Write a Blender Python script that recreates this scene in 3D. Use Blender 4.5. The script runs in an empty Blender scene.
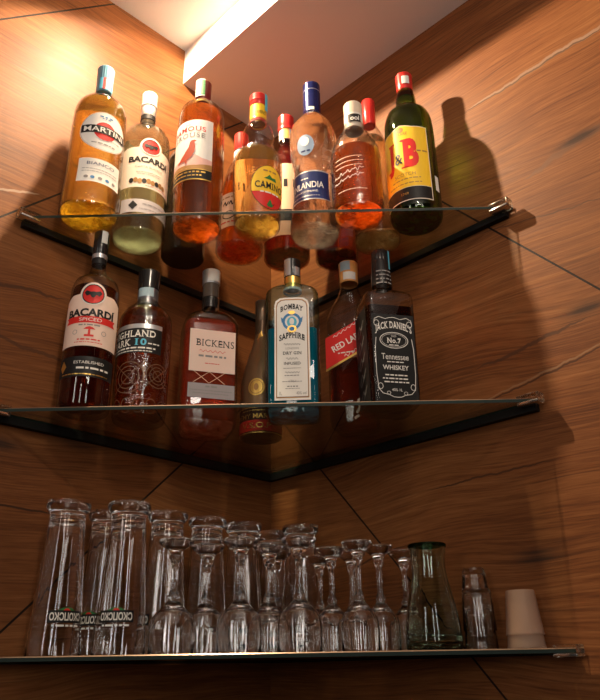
import bpy, bmesh, math, random
from mathutils import Vector, Matrix
random.seed(4)
SC = bpy.context.scene
COL = SC.collection
PI = math.pi

# ------------------------------------------------------------------ camera
CAM = (0.05444, -1.38254, -0.02191)
YAW, PITCH, ROLL, FPX = 0.00445, 0.41814, -0.01617, 722.919
cd = bpy.data.cameras.new('camera')
cam = bpy.data.objects.new('camera', cd); COL.objects.link(cam)
cyw, syw, cpt, spt = math.cos(YAW), math.sin(YAW), math.cos(PITCH), math.sin(PITCH)
fwd = Vector((syw*cpt, cyw*cpt, spt)); rgt = Vector((cyw, -syw, 0)); up = rgt.cross(fwd)
r2 = math.cos(ROLL)*rgt + math.sin(ROLL)*up
u2 = -math.sin(ROLL)*rgt + math.cos(ROLL)*up
cam.matrix_world = Matrix(((r2.x, u2.x, -fwd.x, CAM[0]), (r2.y, u2.y, -fwd.y, CAM[1]), (r2.z, u2.z, -fwd.z, CAM[2]), (0, 0, 0, 1)))
cd.sensor_fit = 'VERTICAL'; cd.sensor_height = 36.0; cd.lens = 36.0*FPX/700.0
cd.clip_start = 0.01
SC.camera = cam

# ------------------------------------------------------------------ world, lights, exposure
w = bpy.data.worlds.new('room_ambient'); SC.world = w; w.use_nodes = True
bg = w.node_tree.nodes['Background']; bg.inputs[0].default_value = (1.0, 0.84, 0.68, 1); bg.inputs[1].default_value = 0.008

def lamp(name, kind, loc, power, color, target=None, **kw):
    l = bpy.data.lights.new(name, kind); l.energy = power; l.color = color
    for k, v in kw.items(): setattr(l, k, v)
    o = bpy.data.objects.new(name, l); COL.objects.link(o); o.location = loc
    if target is not None:
        o.rotation_euler = (Vector(target)-Vector(loc)).to_track_quat('-Z', 'Y').to_euler()
    return o
# ceiling downlight above the shelves
dl = lamp('ceiling_downlight', 'SPOT', (-0.188, -0.424, 1.236), 70.0, (1.0, 0.76, 0.50), (0.075, -0.161, 0),
          spot_size=math.radians(154), spot_blend=0.22, shadow_soft_size=0.012)
# beam shaped by hand, dimmed towards the left wall to soften the hot spot
dl.data.use_nodes = True
nt = dl.data.node_tree; em = next(n for n in nt.nodes if n.type == 'EMISSION')
ge = nt.nodes.new('ShaderNodeNewGeometry'); dp = nt.nodes.new('ShaderNodeVectorMath'); dp.operation = 'DOT_PRODUCT'
dp.inputs[1].default_value = (-0.7071, 0.7071, 0.0); nt.links.new(ge.outputs['Incoming'], dp.inputs[0])
mr = nt.nodes.new('ShaderNodeMapRange'); mr.interpolation_type = 'SMOOTHSTEP'
for k, v in (('From Min', 0.25), ('From Max', 0.88), ('To Min', 1.0), ('To Max', 0.10)): mr.inputs[k].default_value = v
nt.links.new(dp.outputs['Value'], mr.inputs['Value']); nt.links.new(mr.outputs[0], em.inputs['Strength'])
# added fill spot, unseen in front, to brighten the bottle labels
lamp('label_fill_spot', 'SPOT', (0.25, -1.55, 1.22), 26.0, (1.0, 0.82, 0.62), (-0.01, -0.25, 0.56),
     spot_size=math.radians(46), spot_blend=1.0, shadow_soft_size=0.05)
# added unseen area light, lifts the ceiling with a more neutral tone
lamp('ceiling_fill', 'AREA', (0.3, -1.7, 0.95), 7.0, (1.0, 0.88, 0.78), (0.15, -0.9, 2.2), shape='DISK', size=0.4)
# assumed tall window lights, unseen behind the camera, added for streaks in the glasses
for wx, wy in ((-1.6, -3.0), (-0.3, -3.5), (1.1, -3.3)):
    lamp('assumed_window_light', 'AREA', (wx, wy, 0.7), 9.5, (1.0, 0.90, 0.81), (0, -0.2, 0.3), shape='RECTANGLE', size=0.26, size_y=1.6)
SC.view_settings.view_transform = 'Standard'; SC.view_settings.look = 'None'
SC.view_settings.gamma = 1.0; SC.view_settings.use_curve_mapping = False
SC.view_settings.exposure = 0.0
SC.cycles.max_bounces = 24; SC.cycles.transmission_bounces = 20; SC.cycles.glossy_bounces = 8
SC.cycles.transparent_max_bounces = 48; SC.cycles.diffuse_bounces = 5

# ------------------------------------------------------------------ material helpers
class NT:
    def __init__(s, name):
        s.m = bpy.data.materials.new(name); s.m.use_nodes = True
        s.t = s.m.node_tree; s.t.nodes.clear()
        s.out = s.t.nodes.new('ShaderNodeOutputMaterial')
    def n(s, typ, **kw):
        nd = s.t.nodes.new(typ)
        for k, v in kw.items():
            if k.startswith('i_'):
                key = k[2:]; key = int(key) if key.isdigit() else key.replace('_', ' ')
                nd.inputs[key].default_value = v
            else: setattr(nd, k, v)
        return nd
    def l(s, a, b): s.t.links.new(a, b)
    def math(s, op, a, b=None, c=None):
        nd = s.n('ShaderNodeMath', operation=op)
        for i, x in enumerate((a, b, c)):
            if x is None: continue
            if isinstance(x, (int, float)): nd.inputs[i].default_value = x
            else: s.l(x, nd.inputs[i])
        return nd.outputs[0]
    def mixc(s, f, a, b):
        nd = s.n('ShaderNodeMix', data_type='RGBA')
        for i, x in ((0, f), (6, a), (7, b)):
            if isinstance(x, (int, float)): nd.inputs[i].default_value = x
            elif isinstance(x, tuple): nd.inputs[i].default_value = (*x[:3], 1)
            else: s.l(x, nd.inputs[i])
        return nd.outputs[2]
    def done(s, sh): s.l(sh, s.out.inputs[0]); return s.m

MC = {}
def flat(name, col, rough=0.5, metal=0.0, coat=0.0, bump=None, spec=0.22):
    if name in MC: return MC[name]
    t = NT(name)
    p = t.n('ShaderNodeBsdfPrincipled'); p.inputs['Base Color'].default_value = (*col, 1)
    p.inputs['Roughness'].default_value = rough; p.inputs['Metallic'].default_value = metal
    p.inputs['Coat Weight'].default_value = coat; p.inputs['Specular IOR Level'].default_value = spec
    if bump:
        nz = t.n('ShaderNodeTexNoise', i_Scale=bump[0]); tc = t.n('ShaderNodeTexCoord'); t.l(tc.outputs['Object'], nz.inputs['Vector'])
        b = t.n('ShaderNodeBump', i_Strength=bump[1], i_Distance=0.002); t.l(nz.outputs[0], b.inputs['Height']); t.l(b.outputs[0], p.inputs['Normal'])
    MC[name] = t.done(p.outputs[0]); return MC[name]

def schlick(t, f0=0.04):
    lw = t.n('ShaderNodeLayerWeight', i_Blend=0.5)
    p = t.math('POWER', lw.outputs['Facing'], 4.5)
    return t.math('MULTIPLY_ADD', p, 0.9-f0, f0)

def shell(name, col, f0=0.05, rough=0.02, bump=None, dim=1.0):
    """thin glass wall: tinted straight transmission plus mirror reflection"""
    if name in MC: return MC[name]
    t = NT(name)
    tr = t.n('ShaderNodeBsdfTransparent'); tr.inputs[0].default_value = (*col, 1)
    gl = t.n('ShaderNodeBsdfGlossy', i_Roughness=rough)
    lw = t.n('ShaderNodeLayerWeight', i_Blend=0.5)
    # longer path through the wall near the silhouette tints more
    edge = t.math('POWER', lw.outputs['Facing'], 3.0)
    c = t.mixc(edge, col, tuple(x**3*0.32 for x in col)); t.l(c, tr.inputs[0])
    mx = t.n('ShaderNodeMixShader'); t.l(schlick(t, f0), mx.inputs[0]); t.l(tr.outputs[0], mx.inputs[1]); t.l(gl.outputs[0], mx.inputs[2])
    if bump:
        tc = t.n('ShaderNodeTexCoord'); nz = t.n('ShaderNodeTexNoise', i_Scale=bump[0]); t.l(tc.outputs['Object'], nz.inputs['Vector'])
        b = t.n('ShaderNodeBump', i_Strength=bump[1], i_Distance=0.003); t.l(nz.outputs[0], b.inputs['Height'])
        t.l(b.outputs[0], gl.inputs['Normal'])
    MC[name] = t.done(mx.outputs[0]); return MC[name]

def liquid(name, col, straight=0.5, body=0.10, bodycol=None, ior=1.33):
    """liquid: part refracted, part straight transmission, a little scatter"""
    if name in MC: return MC[name]
    t = NT(name)
    tr = t.n('ShaderNodeBsdfTransparent'); tr.inputs[0].default_value = (*col, 1)
    rf = t.n('ShaderNodeBsdfRefraction', i_IOR=ior, i_Roughness=0.03); rf.inputs[0].default_value = (*col, 1)
    m1 = t.n('ShaderNodeMixShader', i_0=1-straight); t.l(tr.outputs[0], m1.inputs[1]); t.l(rf.outputs[0], m1.inputs[2])
    tl = t.n('ShaderNodeBsdfTranslucent'); tl.inputs[0].default_value = (*(bodycol or col), 1)
    df = t.n('ShaderNodeBsdfDiffuse'); df.inputs[0].default_value = (*(bodycol or col), 1)
    ms = t.n('ShaderNodeMixShader', i_0=0.5); t.l(tl.outputs[0], ms.inputs[1]); t.l(df.outputs[0], ms.inputs[2])
    m2 = t.n('ShaderNodeMixShader', i_0=body); t.l(m1.outputs[0], m2.inputs[1]); t.l(ms.outputs[0], m2.inputs[2])
    gl = t.n('ShaderNodeBsdfGlossy', i_Roughness=0.03)
    m3 = t.n('ShaderNodeMixShader'); t.l(t.math('MULTIPLY', schlick(t, 0.03), 0.6), m3.inputs[0]); t.l(m2.outputs[0], m3.inputs[1]); t.l(gl.outputs[0], m3.inputs[2])
    MC[name] = t.done(m3.outputs[0]); return MC[name]

def base_glass(name, col, strength):
    """thick moulded bottle foot: lets light straight through and scatters part of it as an added glow"""
    if name in MC: return MC[name]
    t = NT(name)
    tr = t.n('ShaderNodeBsdfTransparent'); tr.inputs[0].default_value = (*col, 1)
    tl = t.n('ShaderNodeBsdfTranslucent'); tl.inputs[0].default_value = (*col, 1)
    tc = t.n('ShaderNodeTexCoord'); nz = t.n('ShaderNodeTexNoise', i_Scale=55.0, i_Detail=2.0); t.l(tc.outputs['Object'], nz.inputs['Vector'])  # mottling stands in for bright patches of light focused in the foot
    m = t.n('ShaderNodeMixShader'); t.l(t.math('MINIMUM', t.math('MULTIPLY', t.math('MAXIMUM', t.math('SUBTRACT', nz.outputs[0], 0.30), 0.0), strength*5), 0.9), m.inputs[0]); t.l(tr.outputs[0], m.inputs[1]); t.l(tl.outputs[0], m.inputs[2])
    b = t.n('ShaderNodeBump', i_Strength=0.8, i_Distance=0.002); t.l(nz.outputs[0], b.inputs['Height'])
    gl = t.n('ShaderNodeBsdfGlossy', i_Roughness=0.08); t.l(b.outputs[0], gl.inputs['Normal'])
    m2 = t.n('ShaderNodeMixShader', i_0=0.10); t.l(m.outputs[0], m2.inputs[1]); t.l(gl.outputs[0], m2.inputs[2])
    MC[name] = t.done(m2.outputs[0]); return MC[name]

def solid_glass(name, col=(1, 1, 1), rough=0.0, ior=1.48, straight=0.0, bump=None):
    if name in MC: return MC[name]
    t = NT(name)
    g = t.n('ShaderNodeBsdfGlass', i_Roughness=rough, i_IOR=ior); g.inputs[0].default_value = (*col, 1)
    if bump:
        tc = t.n('ShaderNodeTexCoord'); nz = t.n('ShaderNodeTexNoise', i_Scale=bump[0]); t.l(tc.outputs['Object'], nz.inputs['Vector'])
        b = t.n('ShaderNodeBump', i_Strength=bump[1], i_Distance=0.002); t.l(nz.outputs[0], b.inputs['Height']); t.l(b.outputs[0], g.inputs['Normal'])
    sh = g.outputs[0]
    if straight:
        tr = t.n('ShaderNodeBsdfTransparent'); tr.inputs[0].default_value = (*col, 1)
        m = t.n('ShaderNodeMixShader', i_0=straight); t.l(sh, m.inputs[1]); t.l(tr.outputs[0], m.inputs[2]); sh = m.outputs[0]
    MC[name] = t.done(sh); return MC[name]

def wood(name, slope, grooves, cracks, seed, knots=()):
    t = NT(name)
    tc = t.n('ShaderNodeTexCoord'); sp = t.n('ShaderNodeSeparateXYZ'); t.l(tc.outputs['Object'], sp.inputs[0])
    X, Z = sp.outputs[0], sp.outputs[2]
    d = t.math('MULTIPLY_ADD', X, slope, Z)
    pid = None; gm = None
    for g in grooves:
        st = t.math('GREATER_THAN', d, g)
        pid = st if pid is None else t.math('ADD', pid, st)
        ln = t.math('LESS_THAN', t.math('ABSOLUTE', t.math('SUBTRACT', d, g)), 0.0023)
        gm = ln if gm is None else t.math('MAXIMUM', gm, ln)
    def vec(sx, sz, k):
        c = t.n('ShaderNodeCombineXYZ')
        t.l(t.math('MULTIPLY', X, sx), c.inputs[0]); t.l(t.math('MULTIPLY', Zw, sz), c.inputs[2])
        t.l(t.math('MULTIPLY_ADD', pid, 7.3, k), c.inputs[1]); return c.outputs[0]
    def noise(v, scale, detail=4, rough=0.55, dist=0.0):
        nd = t.n('ShaderNodeTexNoise', i_Scale=scale, i_Detail=detail, i_Roughness=rough, i_Distortion=dist); t.l(v, nd.inputs['Vector']); return nd.outputs[0]
    Zw = Z
    warp = noise(vec(1.6, 2.2, seed), 1.0, 2)
    Zw = t.math('ADD', Z, t.math('MULTIPLY', t.math('SUBTRACT', warp, 0.5), 0.11))
    for (kx, kz, ks) in knots:                        # grain bends round a knot
        dx = t.math('SUBTRACT', X, kx); dz = t.math('SUBTRACT', Z, kz)
        rr = t.math('ADD', t.math('MULTIPLY', t.math('MULTIPLY', dx, dx), 60), t.math('MULTIPLY', t.math('MULTIPLY', dz, dz), 700))
        ex = t.math('EXPONENT', t.math('MULTIPLY', rr, -1.0))
        Zw = t.math('ADD', Zw, t.math('MULTIPLY', ex, ks))
    broad = noise(vec(0.9, 8.0, seed+1), 1.0, 3, 0.5, 0.2)
    grain = noise(vec(2.2, 120.0, seed+2), 1.0, 7, 0.7, 0.25)
    fine = noise(vec(16.0, 420.0, seed+3), 1.0, 3, 0.6)
    f = t.math('ADD', t.math('MULTIPLY', broad, 0.36), t.math('ADD', t.math('MULTIPLY', grain, 0.30), t.math('MULTIPLY', fine, 0.34)))
    cr = t.n('ShaderNodeValToRGB'); t.l(f, cr.inputs[0])
    e = cr.color_ramp.elements
    e[0].position = 0.335; e[0].color = (0.060, 0.019, 0.007, 1)
    e[1].position = 0.75; e[1].color = (0.36, 0.165, 0.060, 1)
    x = e.new(0.47); x.color = (0.165, 0.055, 0.016, 1)
    x = e.new(0.57); x.color = (0.236, 0.088, 0.027, 1)
    c = cr.outputs[0]
    # dark pores
    pore = noise(vec(4.0, 210.0, seed+5), 1.0, 3, 0.55, 0.2)
    pm = t.math('MULTIPLY', t.math('SMOOTH_MIN', 1.0, t.math('MAXIMUM', t.math('MULTIPLY', t.math('SUBTRACT', pore, 0.60), 7.0), 0.0), 0.1), 0.5)
    c = t.mixc(pm, c, (0.055, 0.022, 0.011))
    for (x0, z0, x1, z1, wd, amp, colr, st, sd) in cracks:
        mx, hx = (x0+x1)/2, abs(x1-x0)/2; k = (z1-z0)/(x1-x0)
        cv = t.n('ShaderNodeCombineXYZ'); t.l(X, cv.inputs[0]); cv.inputs[1].default_value = sd
        nn = noise(cv.outputs[0], 14.0, 4, 0.6)
        line = t.math('ADD', t.math('MULTIPLY_ADD', X, k, z0-k*x0), t.math('MULTIPLY', t.math('SUBTRACT', nn, 0.5), amp))
        dist = t.math('ABSOLUTE', t.math('SUBTRACT', Z, line))
        u = t.math('DIVIDE', t.math('ABSOLUTE', t.math('SUBTRACT', X, mx)), hx)
        taper = t.math('MAXIMUM', t.math('SUBTRACT', 1.0, t.math('POWER', u, 3.0)), 0.0)
        ww = t.math('MULTIPLY', taper, wd)
        msk = t.math('MAXIMUM', t.math('SUBTRACT', 1.0, t.math('DIVIDE', dist, t.math('MAXIMUM', ww, 1e-5))), 0.0)
        msk = t.math('MINIMUM', t.math('MULTIPLY', msk, 2.0*st), st)
        c = t.mixc(msk, c, colr)
    for (kx, kz, ks) in knots:
        dx = t.math('SUBTRACT', X, kx); dz = t.math('SUBTRACT', Z, kz)
        rr = t.math('ADD', t.math('MULTIPLY', t.math('MULTIPLY', dx, dx), 900), t.math('MULTIPLY', t.math('MULTIPLY', dz, dz), 9000))
        rr = t.math('ADD', rr, t.math('MULTIPLY', t.math('SUBTRACT', grain, 0.5), 3.0))
        ex = t.math('MULTIPLY', t.math('EXPONENT', t.math('MULTIPLY', rr, -1.0)), 0.95)
        c = t.mixc(ex, c, (0.05, 0.022, 0.012))
    c = t.mixc(gm, c, (0.012, 0.006, 0.004))
    p = t.n('ShaderNodeBsdfPrincipled'); t.l(c, p.inputs['Base Color'])
    p.inputs['Specular IOR Level'].default_value = 0.2
    t.l(t.math('MULTIPLY_ADD', grain, 0.25, 0.42), p.inputs['Roughness'])
    b = t.n('ShaderNodeBump', i_Strength=0.25, i_Distance=0.001)
    t.l(t.math('SUBTRACT', t.math('ADD', grain, t.math('MULTIPLY', fine, 0.5)), t.math('MULTIPLY', gm, 3.0)), b.inputs['Height']); t.l(b.outputs[0], p.inputs['Normal'])
    return t.done(p.outputs[0])

# ------------------------------------------------------------------ object helpers
def link(name, bm, mats, parent=None, smooth=True, angle=32):
    me = bpy.data.meshes.new(name)
    bmesh.ops.recalc_face_normals(bm, faces=bm.faces[:]) if smooth != 'keep' else None
    bm.to_mesh(me); bm.free()
    for m in (mats if isinstance(mats, (list, tuple)) else [mats]): me.materials.append(m)
    if smooth:
        me.polygons.foreach_set('use_smooth', [True]*len(me.polygons))
        me.set_sharp_from_angle(angle=math.radians(angle))
    o = bpy.data.objects.new(name, me); COL.objects.link(o)
    if parent is not None: o.parent = parent
    return o
def tag(o, label, cat, group=None):
    o['label'] = label; o['category'] = cat
    if group: o['group'] = group
    return o
def thing(name, label, cat, loc, rz=0, group=None):
    o = bpy.data.objects.new(name, None); COL.objects.link(o); o.empty_display_size = 0.02
    o.location = loc; o.rotation_euler = (0, 0, rz)
    return tag(o, label, cat, group)
def add_box(bm, x0, y0, z0, x1, y1, z1, mi=0, bev=0.0):
    r = bmesh.ops.create_cube(bm, size=1.0)
    for v in r['verts']:
        v.co = Vector((x0+(v.co.x+.5)*(x1-x0), y0+(v.co.y+.5)*(y1-y0), z0+(v.co.z+.5)*(z1-z0)))
    fs = {f for v in r['verts'] for f in v.link_faces}
    for f in fs: f.material_index = mi
    if bev:
        es = list({e for f in fs for e in f.edges})
        bmesh.ops.bevel(bm, geom=es, offset=bev, segments=2, affect='EDGES', profile=0.5)
def pchip(pts):
    xs = [p[0] for p in pts]; ys = [p[1] for p in pts]; n = len(xs)
    h = [xs[i+1]-xs[i] for i in range(n-1)]; dl = [(ys[i+1]-ys[i])/h[i] for i in range(n-1)]
    m = [0]*n; m[0] = dl[0]; m[-1] = dl[-1]
    for i in range(1, n-1):
        if dl[i-1]*dl[i] <= 0: m[i] = 0
        else:
            w1, w2 = 2*h[i]+h[i-1], h[i]+2*h[i-1]
            m[i] = (w1+w2)/(w1/dl[i-1]+w2/dl[i])
    def f(x):
        if x <= xs[0]: return ys[0]
        if x >= xs[-1]: return ys[-1]
        i = 0
        while x > xs[i+1]: i += 1
        t = (x-xs[i])/h[i]
        return ((1+2*t)*(1-t)**2*ys[i] + t*(1-t)**2*h[i]*m[i] + t*t*(3-2*t)*ys[i+1] + t*t*(t-1)*h[i]*m[i+1])
    return f
NSEG = 48
def ring(a, b, c, n=NSEG):
    pts = []; k = n//4
    c = min(c, a, b)
    for q in range(4):
        sx, sy = ((1, 1), (-1, 1), (-1, -1), (1, -1))[q]
        for i in range(k):
            th = PI/2*(q+(i+0.5)/k)
            pts.append((sx*(a-c)+c*math.cos(th), sy*(b-c)+c*math.sin(th)))
    return pts
def loft(bm, rows, n=NSEG, cap0=True, cap1=True, mi=0, mod=None):
    """rows: (z, a, b, c) rounded-rectangle sections"""
    prev = None; first = None
    for (z, a, b, c) in rows:
        vs = []
        for i, (x, y) in enumerate(ring(a, b, c, n)):
            k = mod(i, z) if mod else 1.0
            vs.append(bm.verts.new((x*k, y*k, z)))
        if prev:
            for i in range(n):
                f = bm.faces.new((prev[i], prev[(i+1) % n], vs[(i+1) % n], vs[i])); f.material_index = mi
        else: first = vs
        prev = vs
    if cap0: bm.faces.new(first[::-1]).material_index = mi
    if cap1: bm.faces.new(prev).material_index = mi
def lathe(bm, prof, n=40, mi=0, closed=False, flute=None):
    """prof: list of (r,z); r=0 makes a pole"""
    rows = []
    for (r, z) in prof:
        if r < 1e-6: rows.append([bm.verts.new((0, 0, z))])
        else:
            row = []
            for i in range(n):
                k = 1.0 + (flute(i, n, z) if flute else 0.0)
                row.append(bm.verts.new((r*k*math.cos(2*PI*i/n), r*k*math.sin(2*PI*i/n), z)))
            rows.append(row)
    seq = list(zip(rows, rows[1:])) + ([(rows[-1], rows[0])] if closed else [])
    for A, B in seq:
        for i in range(n):
            j = (i+1) % n
            if len(A) == 1 and len(B) == 1: continue
            if len(A) == 1: f = bm.faces.new((A[0], B[j], B[i]))
            elif len(B) == 1: f = bm.faces.new((A[i], A[j], B[0]))
            else: f = bm.faces.new((A[i], A[j], B[j], B[i]))
            f.material_index = mi

# ---- labels: flat art (s along the surface, z up) bent onto the bottle
TXT = {}
def text_mesh(s, bold, serif=False):
    k = (s, bold, serif)
    if k not in TXT:
        c = bpy.data.curves.new('lettering', 'FONT'); c.body = s; c.offset = bold; c.resolution_u = 3
        if serif: c.space_character = 1.12
        o = bpy.data.objects.new('lettering', c); COL.objects.link(o)
        bpy.context.view_layer.update()
        me = bpy.data.meshes.new_from_object(o.evaluated_get(bpy.context.evaluated_depsgraph_get()))
        vs = [v.co.copy() for v in me.vertices]; fs = [tuple(p.vertices) for p in me.polygons]
        bpy.data.objects.remove(o); bpy.data.curves.remove(c); bpy.data.meshes.remove(me)
        if serif:                       # slab feet on the straight stem ends
            cnt = {}
            for f in fs:
                for a, b in zip(f, f[1:]+f[:1]): cnt[tuple(sorted((a, b)))] = cnt.get(tuple(sorted((a, b))), 0)+1
            for (a, b), n in cnt.items():
                va, vb = vs[a], vs[b]; L = abs(va.x-vb.x)
                if n == 1 and abs(va.y-vb.y) < 0.003 and 0.03 < L < 0.3:
                    ys = [v.y for f in fs if a in f or b in f for v in (vs[i] for i in f)]
                    upw = sum(ys)/len(ys) > va.y
                    h = 0.055 if upw else -0.055; x0, x1 = min(va.x, vb.x)-0.07, max(va.x, vb.x)+0.07
                    q = len(vs); vs += [Vector((x0, va.y, 0)), Vector((x1, va.y, 0)), Vector((x1, va.y+h, 0)), Vector((x0, va.y+h, 0))]
                    fs.append((q, q+1, q+2, q+3))
        x0, x1 = min(v.x for v in vs), max(v.x for v in vs); y0, y1 = min(v.y for v in vs), max(v.y for v in vs)
        TXT[k] = ([((v.x-x0)/(x1-x0)-.5, (v.y-y0)/(y1-y0)-.5) for v in vs], fs)
    return TXT[k]
BOT = {}
class Art:
    def __init__(s): s.items = []; s.mats = []
    def _m(s, m):
        if m not in s.mats: s.mats.append(m)
        return s.mats.index(m)
    def poly(s, pts, m, lev=0): s.items.append(([tuple(p) for p in pts], [tuple(range(len(pts)))], s._m(m), lev)); return s
    def rect(s, x0, z0, x1, z1, m, lev=0): return s.poly([(x0, z0), (x1, z0), (x1, z1), (x0, z1)], m, lev)
    def disc(s, x, z, rx, rz, m, lev=0, n=28): return s.poly([(x+rx*math.cos(2*PI*i/n), z+rz*math.sin(2*PI*i/n)) for i in range(n)], m, lev)
    def ring(s, x, z, rx, rz, wd, m, lev=0, n=28, a0=0, a1=2*PI):
        for i in range(n):
            a, b = a0+(a1-a0)*i/n, a0+(a1-a0)*(i+1)/n
            s.poly([(x+rx*math.cos(a), z+rz*math.sin(a)), (x+rx*math.cos(b), z+rz*math.sin(b)),
                    (x+(rx-wd)*math.cos(b), z+(rz-wd)*math.sin(b)), (x+(rx-wd)*math.cos(a), z+(rz-wd)*math.sin(a))], m, lev)
        return s
    def line(s, pts, wd, m, lev=0):
        for (a, b) in zip(pts, pts[1:]):
            d = Vector((b[0]-a[0], b[1]-a[1])); L = d.length
            if L < 1e-7: continue
            nx, nz = -d.y/L*wd/2, d.x/L*wd/2
            s.poly([(a[0]+nx, a[1]+nz), (a[0]-nx, a[1]-nz), (b[0]-nx, b[1]-nz), (b[0]+nx, b[1]+nz)], m, lev)
        return s
    def text(s, body, x, z, wd, ht, m, lev=2, bold=0.02, bow=0.0, rot=0.0, shear=0.0, serif=False):
        vs, fs = text_mesh(body, bold, serif); cr, sr = math.cos(rot), math.sin(rot); out = []
        for (a, b) in vs:
            px, pz = a*wd+shear*b*ht, b*ht + bow*(0.25-a*a)*4
            out.append((x+px*cr-pz*sr, z+px*sr+pz*cr))
        s.items.append((out, fs, s._m(m), lev)); return s
    def fine(s, x, z, wd, ht, m, lev=2):
        """row of unreadably small print"""
        p = x-wd/2
        while p < x+wd/2-ht:
            L = min(random.uniform(1.2, 4.5)*ht, x+wd/2-p); s.rect(p, z-ht/2, p+L, z+ht/2, m, lev); p += L+ht*0.8
        return s
    def build(s, name, parent, mp, step=0.005, off=0.0006):
        bm = bmesh.new()
        B = BOT.get(parent.name); zall = [p[1] for it in s.items for p in it[0]]; dz = 0.0
        if B:
            zc = (min(zall)+max(zall))/2; dz = min(B.drop(mp(0, zc, 0), zc), max(min(zall)-0.001, 0.0))
        for (pts, fs, mi, lev) in s.items:
            b = bmesh.new(); vv = [b.verts.new((x, 0, z)) for (x, z) in pts]
            for f in fs:
                try: b.faces.new([vv[i] for i in f])
                except ValueError: pass
            if step:
                x0, x1 = min(p[0] for p in pts), max(p[0] for p in pts)
                k = math.ceil(x0/step)
                while k*step < x1:
                    bmesh.ops.bisect_plane(b, geom=b.verts[:]+b.edges[:]+b.faces[:], plane_co=(k*step, 0, 0), plane_no=(1, 0, 0)); k += 1
                z0, z1 = min(p[1] for p in pts), max(p[1] for p in pts); k = math.ceil(z0/0.012)
                while k*0.012 < z1:
                    bmesh.ops.bisect_plane(b, geom=b.verts[:]+b.edges[:]+b.faces[:], plane_co=(0, 0, k*0.012), plane_no=(0, 0, 1)); k += 1
            b.verts.index_update()
            nv = [bm.verts.new(mp(v.co.x, v.co.z-dz, off+lev*0.00022)) for v in b.verts]
            for f in b.faces:
                nf = bm.faces.new([nv[v.index] for v in f.verts]); nf.material_index = mi; nf.smooth = True
            b.free()
        return link(name, bm, s.mats, parent, smooth='keep')
def map_round(rf, R0, th0=0.0):
    def mp(s, z, off):
        r = rf(z)+off; th = th0+s/R0
        return (r*math.sin(th), -r*math.cos(th), z)
    return mp
def map_flat(bf, rot=0.0):
    c, sn = math.cos(rot), math.sin(rot)
    def mp(s, z, off):
        x, y = s, -(bf(z)+off)
        return (x*c-y*sn, x*sn+y*c, z)
    return mp

# ------------------------------------------------------------------ colours
PAPER = flat('paper_white', (0.78, 0.74, 0.68), 0.6)
CREAM = flat('paper_cream', (0.80, 0.68, 0.54), 0.6)
SILVER = flat('silver_foil', (0.55, 0.55, 0.57), 0.3, 0.7)
BLACK = flat('ink_black', (0.012, 0.011, 0.011), 0.45)
GREY = flat('ink_grey', (0.25, 0.23, 0.22), 0.6)
RED = flat('ink_red', (0.62, 0.025, 0.02), 0.45)
GOLD = flat('gold_foil', (0.75, 0.47, 0.12), 0.3, 0.85)
BRONZE = flat('bronze_ink', (0.38, 0.20, 0.07), 0.45, 0.3)
YELLOW = flat('label_yellow', (0.85, 0.52, 0.03), 0.5)
NAVY = flat('label_navy', (0.012, 0.022, 0.10), 0.35)
BLUE = flat('ink_blue', (0.05, 0.20, 0.42), 0.5)
SKY = flat('ink_sky_blue', (0.10, 0.45, 0.62), 0.5)
GREEN = flat('ink_green', (0.03, 0.16, 0.04), 0.5)
STAMP = flat('stamp_paper', (0.66, 0.66, 0.62), 0.5)
STAMPO = flat('stamp_orange', (0.72, 0.34, 0.10), 0.5)
CAP_RED = flat('cap_red', (0.55, 0.03, 0.025), 0.3, 0.2, 0.3)
CAP_WHITE = flat('cap_white', (0.80, 0.75, 0.68), 0.35, 0, 0.2)
CAP_BLACK = flat('cap_black', (0.014, 0.012, 0.012), 0.25, 0, 0.3)
CAP_NAVY = flat('cap_navy', (0.012, 0.018, 0.10), 0.22, 0.3, 0.4)
CAP_TEAL = flat('cap_steel_blue', (0.14, 0.30, 0.40), 0.3, 0.25)
CAP_CREAM = flat('cap_cream', (0.62, 0.50, 0.38), 0.45)
G_CLEAR = shell('clear_glass', (0.97, 0.965, 0.95))
G_WAVY = shell('wavy_clear_glass', (0.95, 0.945, 0.93), 0.07, 0.03, (60, 0.9))
G_PALE = shell('pale_green_glass', (0.965, 0.98, 0.93))
G_GREEN = shell('green_bottle_glass', (0.34, 0.58, 0.14))
G_BLUE = shell('pale_blue_glass', (0.70, 0.87, 0.90))
G_EMBOSS = shell('embossed_clear_glass', (0.94, 0.92, 0.89), 0.05, 0.08, (95, 0.7))

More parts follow.
